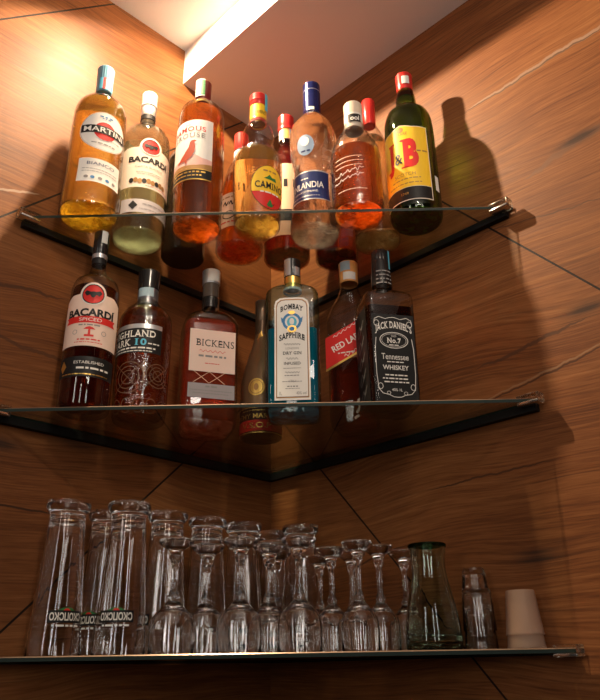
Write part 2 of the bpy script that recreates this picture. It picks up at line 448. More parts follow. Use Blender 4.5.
# ------------------------------------------------------------------ the room
S = 0.33          # shelf spacing
ZC, ZS = 1.241, 1.1456
W_R = wood('walnut_laminate_right', 1.147, (0.465, 1.2486),
   [(0.52, 0.896, 0.84, 0.910, 0.006, 0.03, (0.36, 0.26, 0.19), 0.5, 1.0),
    (0.50, 0.893, 0.80, 0.905, 0.0025, 0.03, (0.06, 0.028, 0.014), 0.7, 1.0),
    (0.44, 0.345, 0.72, 0.392, 0.002, 0.02, (0.32, 0.20, 0.11), 0.45, 2.0),
    (0.44, 0.341, 0.72, 0.388, 0.002, 0.02, (0.05, 0.02, 0.01), 0.8, 2.0),
    (0.47, 0.405, 0.66, 0.43, 0.004, 0.03, (0.07, 0.03, 0.015), 0.8, 3.0),
    (0.60, 0.70, 0.80, 0.74, 0.009, 0.05, (0.16, 0.075, 0.04), 0.7, 4.0),
    (0.19, 0.13, 0.32, 0.16, 0.002, 0.02, (0.05, 0.02, 0.01), 0.8, 5.0),
    (0.36, 0.235, 0.58, 0.24, 0.002, 0.02, (0.05, 0.02, 0.01), 0.8, 6.0),
    (0.50, 0.64, 0.74, 0.60, 0.0018, 0.02, (0.07, 0.03, 0.015), 0.7, 7.0)], 3.1,
   ((0.66, 0.445, 0.012), (0.53, 0.115, 0.02), (0.70, 0.725, 0.012)))
W_L = wood('walnut_laminate_left', 1.0, (0.523, 1.2355, 1.681),
   [(0.46, 0.545, 0.62, 0.525, 0.004, 0.03, (0.06, 0.025, 0.012), 0.8, 1.5),
    (0.41, 0.196, 0.60, 0.20, 0.002, 0.012, (0.04, 0.018, 0.01), 0.9, 2.5),
    (0.40, 0.43, 0.60, 0.45, 0.004, 0.03, (0.07, 0.03, 0.014), 0.7, 3.5),
    (0.53, 0.72, 0.62, 0.69, 0.003, 0.02, (0.45, 0.34, 0.26), 0.6, 4.5)], 11.7,
   ((0.415, 0.31, 0.015), (0.53, 0.285, 0.02)))
def struct(o): o['kind'] = 'structure'; return o
LW = 1.5
def wall(name, mat, rz, sgn):
    bm = bmesh.new()
    add_box(bm, 0, 0 if sgn > 0 else -0.05, -0.6, LW, 0.05 if sgn > 0 else 0, ZC+0.1)
    o = link(name, bm, mat, smooth=False); o.rotation_euler = (0, 0, rz); return struct(o)
wall('wall_right', W_R, -PI/4, 1)           # local +X runs away from the corner, room on local -Y
wall('wall_left', W_L, -3*PI/4, -1)         # room on local +Y
PLASTER = flat('ceiling_plaster', (0.76, 0.72, 0.69), 0.85, 0, 0, (35, 0.15))
bm = bmesh.new()
vs = [bm.verts.new(p) for p in ((0, 0.0, ZC), (-1.06, -1.06, ZC), (-1.06, -1.9, ZC), (1.06, -1.9, ZC), (1.06, -1.06, ZC))]
f = bm.faces.new(vs); g = bmesh.ops.extrude_face_region(bm, geom=[f])
for v in [x for x in g['geom'] if isinstance(x, bmesh.types.BMVert)]: v.co.z += 0.1
struct(link('ceiling', bm, PLASTER, smooth=False))
# dropped soffit running along the right wall
SW = 0.2611
bm = bmesh.new(); add_box(bm, -0.0, -SW, ZS, LW, 0.0, ZC)
for v in bm.verts:      # meet the left wall at its 90 degree face
    if v.co.x < 0.01: v.co.x = 0.0
so = link('trim_1', bm, PLASTER, smooth=False); so.rotation_euler = (0, 0, -PI/4); struct(so)

# ------------------------------------------------------------------ glass shelves
SHELF = shell('shelf_glass', (0.90, 0.925, 0.90), 0.05, 0.01)
EDGE = flat('shelf_edge_green', (0.008, 0.020, 0.015), 0.5, 0, 0.0)
BEVEL = flat('polished_glass_bevel', (0.34, 0.24, 0.17), 0.25, 0.5)
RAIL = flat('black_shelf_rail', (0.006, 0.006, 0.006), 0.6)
CLIP = solid_glass('clear_plastic_clip', (0.95, 0.92, 0.88), 0.18, 1.45, 0.2)
CHROME = flat('chrome', (0.75, 0.74, 0.72), 0.18, 1.0)
RX, LX = 0.4080, 0.3990
TH = 0.006
def shelf(k, label):
    z1 = k*S; z0 = z1-TH
    t = thing('glass_shelf', label, 'shelf', (0, 0, z0), 0, 'triangular glass corner shelves')
    C, R_, L_ = (0, -0.003), (RX-0.002, -RX-0.002), (-LX+0.002, -LX-0.002)
    bm = bmesh.new()
    lo = [bm.verts.new((x, y, 0)) for x, y in (C, L_, R_)]; hi = [bm.verts.new((x, y, TH)) for x, y in (C, L_, R_)]
    bm.faces.new(lo).material_index = 0; bm.faces.new(hi).material_index = 0
    for i in range(3):
        j = (i+1) % 3; bm.faces.new((lo[i], lo[j], hi[j], hi[i])).material_index = 1
    fe = [e for e in bm.edges if all(v in (hi[1], hi[2]) for v in e.verts)]
    bv = bmesh.ops.bevel(bm, geom=fe, offset=0.0014, segments=1, affect='EDGES', profile=0.5)
    for f in bv['faces']: f.material_index = 2
    link('glass_panel', bm, [SHELF, EDGE, BEVEL], t, smooth=False)
    for sg, L in ((1, RX*math.sqrt(2)), (-1, LX*math.sqrt(2))):
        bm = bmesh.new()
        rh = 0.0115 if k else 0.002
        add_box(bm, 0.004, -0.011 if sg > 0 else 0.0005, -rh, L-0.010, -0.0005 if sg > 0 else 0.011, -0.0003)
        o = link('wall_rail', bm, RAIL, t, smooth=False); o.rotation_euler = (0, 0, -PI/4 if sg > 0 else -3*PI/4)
        bm = bmesh.new()
        y0, y1 = (-0.028, -0.0115) if sg > 0 else (0.0115, 0.028)
        add_box(bm, L-0.030, y0, TH+0.0003, L+0.003, y1, TH+0.0036, 0, 0.0008)
        add_box(bm, L+0.0005, y0, -0.004, L+0.0045, y1, TH+0.0036, 0, 0.0008)
        add_box(bm, L-0.030, y0, -0.0048, L+0.003, y1, -0.0005, 1, 0.0008)
        o = link('corner_clip', bm, [CLIP, CHROME], t); o.rotation_euler = (0, 0, -PI/4 if sg > 0 else -3*PI/4)
    return t
shelf(2, 'topmost triangular glass corner shelf, carrying twelve bottles under the soffit')
shelf(1, 'middle triangular glass corner shelf, carrying seven bottles')
shelf(0, 'lowest triangular glass corner shelf, carrying upturned drinking glasses')

# ------------------------------------------------------------------ bottle builder
def face_cam(x, y, deg):
    dx, dy = CAM[0]-x, CAM[1]-y
    return math.atan2(dx, -dy)+math.radians(deg)
class Bottle:
    """prof: (z_mm, r_mm) of the glass from the base to below the cap; k: shelf; sq: (depth ratio, corner ratio) for square bodies"""
    def __init__(s, name, label, k, x, y, deg, prof, glass, sq=None, sqz=None, lift=0.0006):
        s.t = thing(name, label, 'bottle', (x, y, k*S+lift), face_cam(x, y, deg))
        s.k = k; s.x = x; s.y = y; BOT[s.t.name] = s
        s.p = [(a/1000, b/1000) for a, b in prof]; s.rf = pchip(s.p); s.sq = sq; s.sqz = sqz
        s.top = s.p[-1][0]
        s.part('bottle_glass', 0.0, s.top, 0.0, glass, base=True)
    def drop(s, v, z):
        """how far a point read on the axis must come down when it sits on the front of the bottle"""
        dx, dy = CAM[0]-s.x, CAM[1]-s.y; D = math.hypot(dx, dy); a = s.t.rotation_euler.z
        r = ((v[0]*math.cos(a)-v[1]*math.sin(a))*dx + (v[0]*math.sin(a)+v[1]*math.cos(a))*dy)/D
        return r*(s.k*S+z-CAM[2])/D
    def rdrop(s, r, z): return r/1000*(s.k*S+z/1000-CAM[2])/math.hypot(CAM[0]-s.x, CAM[1]-s.y)*1000
    def base(s, col, strength=0.30, h=0.0085, inset=0.003):
        return s.part('bottle_base', 0.0008, h, inset, base_glass('thick_base_%.2f_%.2f_%.2f' % col, col, strength))
    def sec(s, z, inset):
        r = max(s.rf(z)-inset, 0.001)
        if not s.sq: return (z, r, r, r)
        dr, cr = s.sq; z0, z1 = s.sqz               # blend square body -> round neck
        q = min(max((z-z0)/(z1-z0), 0), 1); q = q*q*(3-2*q)
        a = r; b = r*(dr+(1-dr)*q) if dr < 1 else r
        c = min(a, b)*(cr+(1-cr)*q)
        return (z, a, b, c)
    def part(s, name, z0, z1, inset, mat, base=False, extra=None):
        zs = {z0, z1}
        n = max(6, int((z1-z0)/0.004))
        zs |= {z0+(z1-z0)*i/n for i in range(n+1)}
        zs = sorted(zs); rows = []
        r0 = 0.006
        if base or inset:                            # rounded heel
            for i in range(5):
                a = PI/2*i/4; zz = z0+0.005*(1-math.cos(a)); q = s.sec(max(zz, z0), inset+0.005*(1-math.sin(a))*0.8); rows.append((zz, q[1], q[2], min(q[3], q[1], q[2])))
            zs = [z for z in zs if z > z0+0.0055]
        rows += [s.sec(z, inset) for z in zs]
        bm = bmesh.new(); loft(bm, rows)
        return link(name, bm, mat, s.t, angle=40)
    def liquid(s, level, mat, inset=0.0028, z0=0.009): return s.part('liquid', z0, level, inset, mat)
    def lathe(s, name, prof, mat, parent=None, n=40, flute=None):
        bm = bmesh.new(); lathe(bm, [(r/1000, z/1000) for r, z in prof], n, flute=flute); return link(name, bm, mat, parent or s.t)
    def cap(s, z0, z1, r0, r1=None, mat=CAP_RED, name='cap', rib=0):
        r1 = r1 or r0; d = s.rdrop(r0, z0); z0 -= d; z1 -= d
        fl = (lambda i, n, z: (0.02 if i % 2 else -0.02) if rib else 0.0)
        return s.lathe(name, [(0, z0), (r0*.96, z0), (r0, z0+1), (r0+(r1-r0)*.5, (z0+z1)/2), (r1, z1-1.5), (r1*.93, z1), (0, z1)], mat, n=48 if rib else 40, flute=fl if rib else None)
    def band(s, name, z0, z1, r0, mat, r1=None):
        r1 = r1 or r0; d = s.rdrop(r0, z0); z0 -= d; z1 -= d
        return s.lathe(name, [(r0-1.5, z0), (r0, z0+.2), (r1, z1-.2), (r1-1.5, z1)], mat)
    def round(s, R0=None, deg=0, rf=None): return map_round(rf or s.rf, R0 or max(r for z, r in s.p), math.radians(deg))
    def stamp(s, z0, z1, r, a0, a1, mat=STAMP, extra=None, name='tax_stamp'):
        R = r/1000; A = Art(); A.rect(math.radians(a0)*R, z0/1000, math.radians(a1)*R, z1/1000, mat)
        if extra: extra(A, R)
        return A.build(name, s.t, map_round(lambda z: R, R), step=0.002, off=0.0004)

# ================================================================== TOP SHELF
# -- vermouth
b = Bottle('vermouth_bottle', 'golden vermouth bottle with round white label and steel-blue cap, leftmost on the top shelf', 2, -0.2852, -0.3871, 13,
    [(0,47.5),(28.6,48),(68.9,46.2),(142.2,45.6),(207.9,44.8),(225.9,41.5),(239.6,31.9),(251.1,16.9),(258,10.7),(268,10.2),(285,10.2)], G_CLEAR)
b.liquid(0.232, liquid('vermouth_liquid', (0.98, 0.85, 0.42), 0.25, 0.040, (0.95, 0.68, 0.15)))
b.base((0.99, 0.80, 0.30), 0.2)
b.cap(281, 334, 13.5, 15.0, CAP_TEAL, rib=1)
b.band('neck_foil', 276, 306, 14.2, CAP_TEAL)
b.stamp(279, 305, 14.6, -50, 60, SKY, lambda A, R: (A.rect(-.006, .279, -.001, .305, RED, 1), A.rect(0.004, .279, .008, .305, STAMP, 1)))
A = Art(); A.disc(0, .177, .0425, .040, PAPER, 0, 40).ring(0, .177, .0415, .039, .0006, GREY, 1, 40)
A.disc(0, .177, .0185, .0185, RED, 1)
A.poly([(-.040, .171), (.040, .171), (.040, .187), (-.040, .187)], BLACK, 2).text('MARTINI', 0, .179, .070, .0105, PAPER, 3, 0.012)
A.fine(0, .207, .022, .003, BLUE, 1).fine(0, .203, .014, .002, BLUE, 1).fine(0, .151, .04, .002, GREY, 1).fine(.018, .162, .022, .0014, GREY, 1)
_m = b.round(.0455); A.build('label', b.t, lambda q, z, o: _m(q, z+.006, o))
A = Art(); A.rect(-.037, .066, .037, .113, PAPER).text('BIANCO', 0, .103, .046, .0062, NAVY, 1, 0.0)
for i, zz in enumerate((.092, .087)): A.fine(0, zz, .06, .0013, GREY, 1)
for i, xx in enumerate((-.022, -.012, 0, .012, .024)): A.disc(xx, .075, .0035, .003, BLUE if i % 2 else GREY, 1)
_m2 = b.round(.0462); A.build('lower_label', b.t, lambda q, z, o: _m2(q, z+.008, o))

# -- white rum
def bat(A, z, r, m1=RED):
    A.disc(0, z, r, r, m1, 1).ring(0, z, r, r, r*.1, BLACK, 2).ring(0, z, r*1.08, r*1.08, r*.1, PAPER, 2)
    k = r*.78
    A.poly([(-k, z+.15*k), (-.75*k, z+.45*k), (-.3*k, z+.28*k), (0, z+.34*k), (.3*k, z+.28*k), (.75*k, z+.45*k), (k, z+.15*k), (.7*k, z-.25*k), (.35*k, z-.1*k), (.12*k, z-.45*k), (-.12*k, z-.45*k), (-.35*k, z-.1*k), (-.7*k, z-.25*k)], BLACK, 3)
b = Bottle('rum_bottle', 'clear white rum bottle with white cap and cream label, on the top shelf', 2, -0.2204, -0.3126, 13,
    [(0,44.2),(38,44.6),(145.7,44.6),(213.9,43.4),(230.2,38.2),(246.7,23.4),(256.2,14.1),(277.8,11.7),(300,11.5)], G_PALE)
b.liquid(0.232, liquid('white_rum_liquid', (0.99, 0.985, 0.92), 0.65, 0.020, (0.95, 0.93, 0.75)))
b.base((0.93, 0.97, 0.80), 0.12)
b.cap(283, 342, 13.6, 15.2, CAP_WHITE, rib=0); b.band('cap_rim', 313, 317, 15.4, CAP_WHITE)
b.band('neck_label', 277, 288, 14.2, BLACK)
A = Art(); A.rect(-.062, .119, .062, .196, CREAM)
A.poly([(-.062, .196), (-.024, .196), (-.018, .203), (-.014, .214)] and [(-.062, .196), (.062, .196), (.045, .205), (.02, .206), (-.02, .206), (-.045, .205)], CREAM)
A.disc(0, .208, .0205, .0205, CREAM); bat(A, .208, .0165)
A.text('BACARDÍ', 0, .180, .076, .0160, BLACK, 1, 0.045).text('CARTA BLANCA', 0, .163, .05, .0045, GREY, 1, 0)
A.fine(0, .152, .045, .0012, GREY, 1).fine(0, .148, .04, .0012, GREY, 1)
for i in range(9): A.disc(-.03+.0075*i, .133+.001*math.sin(i*2.1), .0042, .0055, BRONZE if i % 3 else BLACK, 1, 10)
A.fine(.02, .124, .05, .0012, RED, 1)
A.build('label', b.t, b.round(.0446))
A = Art(); A.rect(-.046, .064, .062, .091, flat('paper_lilac_grey', (0.50, 0.45, 0.44), 0.5)).poly([(-.031, .078), (-.023, .069), (-.015, .078), (-.023, .087)], BLACK, 1)
A.fine(.018, .082, .05, .002, GREY, 1).fine(.018, .072, .06, .0015, GREY, 1).build('lower_label', b.t, b.round(.0446))
A = Art(); A.rect(-.04, .06, .04, .20, CREAM).build('back_label', b.t, b.round(.0446, 180))

# -- dark bottle behind
b = Bottle('wine_bottle', 'black glass bottle half hidden behind the white rum and the grouse whisky bottles', 2, -0.1500, -0.2560, 0,
    [(0,39),(35.8,40.5),(205,40),(226,34),(240,20),(252,13.4),(285,13)], flat('black_glass', (0.006, 0.005, 0.004), 0.08, 0, 0.5))
b.cap(270, 305, 14.5, 14.5, CAP_BLACK)

# -- blended whisky with bird label
b = Bottle('whisky_bottle', 'amber whisky bottle with a red bird on its white label, on the top shelf', 2, -0.1141, -0.3429, -33,
    [(0,41.6),(36.4,42.1),(131.5,42.6),(232.7,41.6),(258.4,37.4),(270.2,24.9),(279.8,15.8),(291.8,13.4),(300,13)], G_CLEAR)
b.liquid(0.252, liquid('amber_whisky_liquid', (0.97, 0.60, 0.24), 0.45, 0.05, (0.95, 0.32, 0.05)))
b.base((0.98, 0.58, 0.24), 0.3)
b.cap(297, 341, 14.6, 15.4, flat('cap_dark_red', (0.16, 0.018, 0.014), 0.3, 0.2, 0.3))
b.band('neck_foil', 291, 312, 14.2, GOLD)
b.stamp(300, 340, 15.6, -25, 45, STAMP, lambda A, R: (A.rect(.004, .302, .012, .338, GREEN, 1),))
A = Art(); A.rect(-.046, .107, .046, .236, PAPER)
PINK = flat('label_pink_hills', (0.72, 0.42, 0.36), 0.6); RUST = flat('bird_rust', (0.40, 0.055, 0.02), 0.6)
A.poly([(-.046, .131), (.046, .131), (.046, .150), (.028, .152), (.015, .160), (-.004, .153), (-.026, .150), (-.046, .147)], PINK, 1)
A.poly([(-.046, .129), (.046, .129), (.046, .141), (.02, .137), (-.02, .139), (-.046, .136)], BRONZE, 2)
A.poly([(-.020, .145), (-.014, .150), (-.004, .163), (.004, .176), (.006, .186), (.009, .190), (.014, .191), (.018, .188), (.014, .186), (.016, .176), (.015, .165), (.010, .155), (.002, .148), (.002, .142), (-.001, .142), (-.002, .147), (-.010, .147)], RUST, 3)
A.text('THE', 0, .226, .010, .0035, GREY, 1, 0).text('FAMOUS', 0, .214, .066, .0105, RED, 1, 0.01, bow=.003, serif=True).text('GROUSE', 0, .200, .066, .0105, GREY, 1, 0.01, bow=.003, serif=True)
A.rect(-.046, .107, .046, .129, BLACK, 1).fine(0, .123, .07, .003, GOLD, 2).fine(0, .116, .06, .0025, GOLD, 2).rect(-.046, .1275, .046, .129, GOLD, 2).rect(-.046, .107, .046, .109, GOLD, 2)
A.build('label', b.t, b.round(.0426))

# -- red cap bottle behind, left
AMBER2 = liquid('deep_amber_liquid', (0.95, 0.54, 0.20), 0.45, 0.05, (0.9, 0.28, 0.05))
b = Bottle('whisky_bottle', 'red-capped sloping amber bottle standing behind and left of the yellow-labelled tequila', 2, -0.0470, -0.2702, -18,
    [(0,42.5),(52.8,41.8),(118.6,37.1),(152.5,31.9),(182.4,24.6),(198.8,18.1),(215.3,13.4),(245,12.6)], G_CLEAR)
b.liquid(0.165, AMBER2); b.cap(238, 278, 13.6, 13.8, CAP_RED); b.band('neck_label', 214, 238, 13.8, PAPER); b.band('neck_ring', 236, 239.5, 14.1, BLACK)
b.base((0.97, 0.52, 0.20), 0.3)
A = Art(); A.rect(-.035, .06, .035, .135, CREAM)
for i in range(3): A.line([(-.02+.012*i, .108), (-.016+.012*i, .116), (-.013+.012*i, .106), (-.009+.012*i, .115)], .0025, BLACK, 1)
A.ring(-.008, .085, .012, .009, .002, BLACK, 1).ring(.01, .085, .009, .009, .002, BLACK, 1).fine(0, .125, .05, .003, BRONZE, 1).fine(0, .070, .05, .003, RED, 1)
A.build('label', b.t, b.round(.040))

# -- tequila
b = Bottle('tequila_bottle', 'golden tequila bottle with bulbous neck, red cap and oval yellow-and-red label', 2, -0.0103, -0.3494, 30,
    [(0,38.8),(30.2,40.9),(124.7,43.4),(146.5,40.5),(157.5,32),(164.1,26.7),(175.3,28.6),(188.7,29.8),(206.9,26.5),(222.9,18.1),(236.8,14.6),(285,13)], G_CLEAR)
b.liquid(0.155, liquid('tequila_liquid', (0.98, 0.82, 0.50), 0.25, 0.030, (0.92, 0.65, 0.2)))
b.base((0.98, 0.85, 0.50), 0.2)
b.cap(277, 303, 15.6, 16.2, CAP_RED); b.band('cap_rim', 288, 291, 16.6, CAP_RED); b.band('neck_label', 238, 277, 15.0, YELLOW); b.band('neck_stripe', 238, 244, 15.3, CAP_RED)
b.stamp(262, 302, 16.8, 15, 55, SKY)
A = Art(); R = .015; A.text('CAMINO', -.004, .254, .022, .008, BLACK, 1, 0.0); A.build('neck_lettering', b.t, map_round(lambda z: .0150, .015), step=.002)
A = Art(); A.disc(0, .088, .034, .043, BLACK, 0, 36).disc(0, .088, .033, .042, YELLOW, 1, 36)
A.poly([(.033*math.cos(a), .088+.042*math.sin(a)) for a in [PI+.28+(PI-.56)*i/16 for i in range(17)]], RED, 2)
A.poly([(-.0325, .077), (.0325, .077), (.0325, .081), (-.0325, .081)], YELLOW, 3)
A.text('CAMINO', 0, .090, .054, .013, BLACK, 4, 0.02, serif=True).fine(0, .076, .036, .0025, PAPER, 4)
A.poly([(-.012, .103), (-.006, .107), (-.002, .112), (.003, .107), (.010, .108), (.012, .101), (0, .102)], GREEN, 3).fine(0, .119, .026, .003, BRONZE, 3)
A.poly([(-.006, .052), (0, .064), (.006, .052), (.011, .060), (.004, .049), (-.004, .049), (-.011, .060)], GREEN, 4)
A.build('label', b.t, b.round(.043))

# -- dark red bottle behind
DKRED = liquid('dark_red_liquid', (0.58, 0.09, 0.035), 0.25, 0.040, (0.5, 0.03, 0.015))
b = Bottle('liqueur_bottle', 'red-capped dark red bottle with light label, between the tequila and the vodka', 2, 0.0385, -0.2440, -8,
    [(0,42),(34,43),(133.7,42.5),(191.7,37.5),(220.3,31),(234.8,22.4),(256.7,14.7),(276.5,13.2),(300,13)], shell('warm_brown_glass', (0.90, 0.66, 0.50)))
b.liquid(0.262, DKRED, 0.0022); b.cap(312, 345, 15.6, 16, CAP_RED); b.band('cap_rim', 311, 318, 16.3, CAP_RED); b.band('neck_label', 283, 313, 13.8, STAMP)
b.base((0.42, 0.05, 0.02))
b.stamp(284, 312, 14.2, -20, 35, STAMPO)
PEACH = flat('paper_peach', (0.74, 0.46, 0.30), 0.6)
A = Art(); A.rect(-.075, .06, .075, .222, PEACH).rect(-.075, .09, .075, .115, BLACK, 1)
for i in range(6): A.rect(-.05+.017*i, .165, -.043+.017*i, .183, BLACK, 1)
A.build('label', b.t, b.round(.0425))

# -- vodka
b = Bottle('vodka_bottle', 'clear wavy vodka bottle with tall navy cap and navy label, middle of the top shelf', 2, 0.0890, -0.3191, -25,
    [(0,38),(10,42.5),(20.4,43.6),(49.5,40),(81.2,36.3),(135.6,36.1),(157.9,39),(191.8,42.6),(214.9,43),(235.9,38.7),(254.9,27.1),(269.2,17.5),(281.3,15.8),(305,14.5)], solid_glass('vodka_filled_glass', (0.98, 0.975, 0.96), 0.0, 1.38, 0.25, (45, 0.5)))
b.base((0.96, 0.92, 0.86), 0.15)
b.cap(296, 358, 16.2, 16.2, CAP_NAVY); b.band('cap_line', 339, 340.5, 16.5, SILVER); b.band('neck_label', 282, 296, 16.6, CAP_NAVY)
b.stamp(286, 293, 17, 0, 40, STAMP)
A = Art(); A.rect(-.0435, .079, .0435, .142, NAVY).rect(-.0435, .1395, .0435, .142, SILVER, 1).rect(-.0435, .079, .0435, .081, SILVER, 1)
A.text('FINLANDIA', 0, .112, .066, .013, PAPER, 1, 0.01).text('VODKA OF FINLAND', 0, .098, .045, .004, PAPER, 1, 0.0).fine(0, .126, .016, .002, PAPER, 1).fine(0, .088, .05, .0015, SILVER, 1)
A.build('label', b.t, b.round(.0363))
A = Art(); A.disc(0, .205, .017, .021, flat('crest_blue_grey', (0.25, 0.33, 0.45), 0.35, 0.4), 0, 24).disc(0, .212, .008, .009, PAPER, 1).fine(0, .193, .018, .003, NAVY, 1)
A.build('crest', b.t, b.round(.043, 5))

# -- dark red bottle behind the vodka
b = Bottle('liqueur_bottle', 'short dark red bottle seen only at its base, behind the vodka and the cream-capped bottle', 2, 0.1297, -0.2412, 0,
    [(0,39),(36.3,39.2),(160,38.6),(186,33.1),(203,17.6),(218,12.8)], G_CLEAR)
b.liquid(0.18, DKRED); b.cap(214, 236, 14, 14, CAP_BLACK)
b.base((0.42, 0.05, 0.02))

# -- cream-capped bottle
b = Bottle('whisky_bottle', 'half-full amber bottle with ribbed clear shoulder and cream cap, beside the green bottle', 2, 0.1600, -0.3779, -12,
    [(0,41.3),(27.8,43),(120.9,42.3),(142.4,38.1),(164.2,28.8),(179.6,20.2),(195.2,16.6),(230,15.4)], G_EMBOSS)
b.liquid(0.128, liquid('amber_rum_liquid', (0.95, 0.50, 0.18), 0.4, 0.05, (0.95, 0.28, 0.05)))
b.base((0.98, 0.58, 0.24), 0.3)
b.cap(226, 253, 16.4, 16.8, CAP_CREAM); b.band('cap_skirt', 196, 227, 16.7, flat('frosted_white', (0.66, 0.6, 0.53), 0.5))
A = Art(); A.rect(-.006, .205, .017, .222, BLACK, 0).text('ool', .006, .213, .015, .010, PAPER, 1, 0.02).build('neck_label', b.t, map_round(lambda z: .0170, .0170), step=.002)
A = Art()
for zz in (.128, .119, .110): A.fine(-.004, zz, .05, .0011, CREAM, 0)
for zz, am in ((.092, .0040), (.080, .0032)):
    A.line([(-.032+.0006*i, zz+.00014*i+am*math.sin(i*.46)*math.cos(i*.13)) for i in range(90)], .0009, PAPER, 0)
A.fine(.0, .062, .05, .0011, CREAM, 0)
A.build('label', b.t, b.round(.0425))

# -- red cap clear bottle behind, right
b = Bottle('spirit_bottle', 'clear bottle with a slim red cap, behind the cream-capped and the green bottles', 2, 0.1983, -0.2985, -10,
    [(0,40.5),(31.1,41),(165,40.6),(205,36),(225,27),(243.6,20),(257,14),(270,11.8),(285,11.6)], G_CLEAR)
b.liquid(0.225, liquid('pale_straw_liquid', (0.96, 0.86, 0.66), 0.25, 0.035, (0.9, 0.7, 0.4)))
b.base((0.96, 0.90, 0.74), 0.15)
b.cap(272, 332, 12.2, 12.6, CAP_RED)

# -- green whisky bottle
b = Bottle('whisky_bottle', 'green whisky bottle with red cap and yellow label, rightmost on the top shelf', 2, 0.2595, -0.3594, -20,
    [(0,38.6),(6,42.5),(15,44),(70.3,44),(178.1,43.4),(209.7,42),(228.1,36.6),(238,27),(243.3,22.6),(246,20.4),(252,19.2),(270.1,17.2),(293.9,14),(305,13.6)], G_GREEN)
b.liquid(0.27, liquid('green_bottle_whisky', (0.75, 0.68, 0.30), 0.25, 0.030, (0.2, 0.3, 0.03)))
b.base((0.14, 0.36, 0.03), 0.3)
b.cap(294, 338, 14.8, 15.6, CAP_RED)
b.stamp(309, 327, 15.9, 5, 55, STAMP)
A = Art(); A.poly([(-.047, .052), (.047, .052), (.047, .203), (.02, .203), (.0, .209), (-.02, .203), (-.047, .203)], CREAM)
A.poly([(-.0455, .0785), (.0455, .0785), (.0455, .2015), (.02, .2015), (.0, .2075), (-.02, .2015), (-.0455, .2015)], YELLOW, 1)
A.rect(-.0455, .0535, .0455, .0775, BLACK, 1).text('1749', 0, .0655, .012, .005, GOLD, 2, 0)
A.text('J', -.022, .143, .018, .066, RED, 2, 0.05, serif=True).text('B', .014, .147, .028, .060, RED, 2, 0.06, serif=True).text('&', -.006, .139, .014, .022, BLACK, 3, 0.02)
A.rect(-.002, .174, .012, .177, RED, 2).rect(-.002, .117, .012, .120, RED, 2)
A.text('RARE', .004, .189, .016, .006, BRONZE, 2, 0).text('SCOTCH', .002, .104, .036, .0065, BRONZE, 2, 0).fine(.003, .095, .05, .002, BRONZE, 2).fine(0, .086, .06, .002, BRONZE, 2).fine(.034, .150, .018, .003, BRONZE, 2)
A.disc(0, .198, .006, .006, BRONZE, 2)
A.build('label', b.t, b.round(.0435))
A = Art(); A.rect(.056, .075, .066, .105, PAPER).build('side_sticker', b.t, b.round(.0435))

# ================================================================== MIDDLE SHELF
# -- spiced rum
b = Bottle('rum_bottle', 'dark spiced rum bottle with black cap, leftmost on the middle shelf', 1, -0.2647, -0.3680, -5,
    [(0,38),(12.5,38.4),(118.3,38.4),(200.2,37),(216.5,33),(227.4,20.8),(236.6,13.6),(257,10.6),(282,10.4)], G_CLEAR)
b.liquid(0.203, liquid('spiced_rum_liquid', (0.56, 0.20, 0.09), 0.35, 0.040, (0.3, 0.06, 0.02)))
b.cap(276, 320, 12.0, 12.4, CAP_BLACK); b.band('neck_band', 269, 277, 12.2, SILVER); b.band('neck_label', 258, 269, 11.5, BLACK)
b.stamp(297, 320, 12.6, 5, 50, STAMP)
A = Art(); LP = flat('paper_pinkish', (0.78, 0.58, 0.48), 0.6)
A.rect(-.052, .112, .052, .192, LP); A.poly([(-.052, .192), (.052, .192), (.035, .2), (-.035, .2)], LP).disc(0, .199, .021, .021, LP); bat(A, .199, .0175)
A.text('BACARDÍ', 0, .169, .078, .0165, BLACK, 1, 0.045)
A.poly([(-.042, .150), (.042, .150), (.038, .1555), (.042, .161), (-.042, .161), (-.038, .1555)], RED, 1).text('SPICED', 0, .1555, .034, .0055, PAPER, 2, 0)
A.fine(0, .1465, .034, .0022, GREY, 1)
A.poly([(-.002, .130), (.002, .130), (.0015, .139), (.009, .139), (.005, .1425), (0, .144), (-.005, .1425), (-.009, .139), (-.0015, .139)], RED, 1).rect(-.007, .127, .007, .1305, RED, 1)
A.fine(0, .1225, .034, .0022, RED, 1).fine(0, .118, .042, .0012, RED, 1).ring(-.022, .135, .004, .004, .0008, GREY, 1, 12).ring(.022, .135, .004, .004, .0008, GREY, 1, 12)
A.build('label', b.t, b.round(.0389))
A = Art(); A.rect(-.05, .060, .05, .092, BLACK).poly([(-.044, .077), (-.037, .067), (-.030, .077), (-.037, .087)], GOLD, 1).text('ESTABLISHED', .005, .0825, .045, .0045, PAPER, 1, 0).fine(.012, .0735, .05, .003, PAPER, 1).fine(.0, .064, .075, .0015, GOLD, 1)
A.build('lower_label', b.t, b.round(.0389))

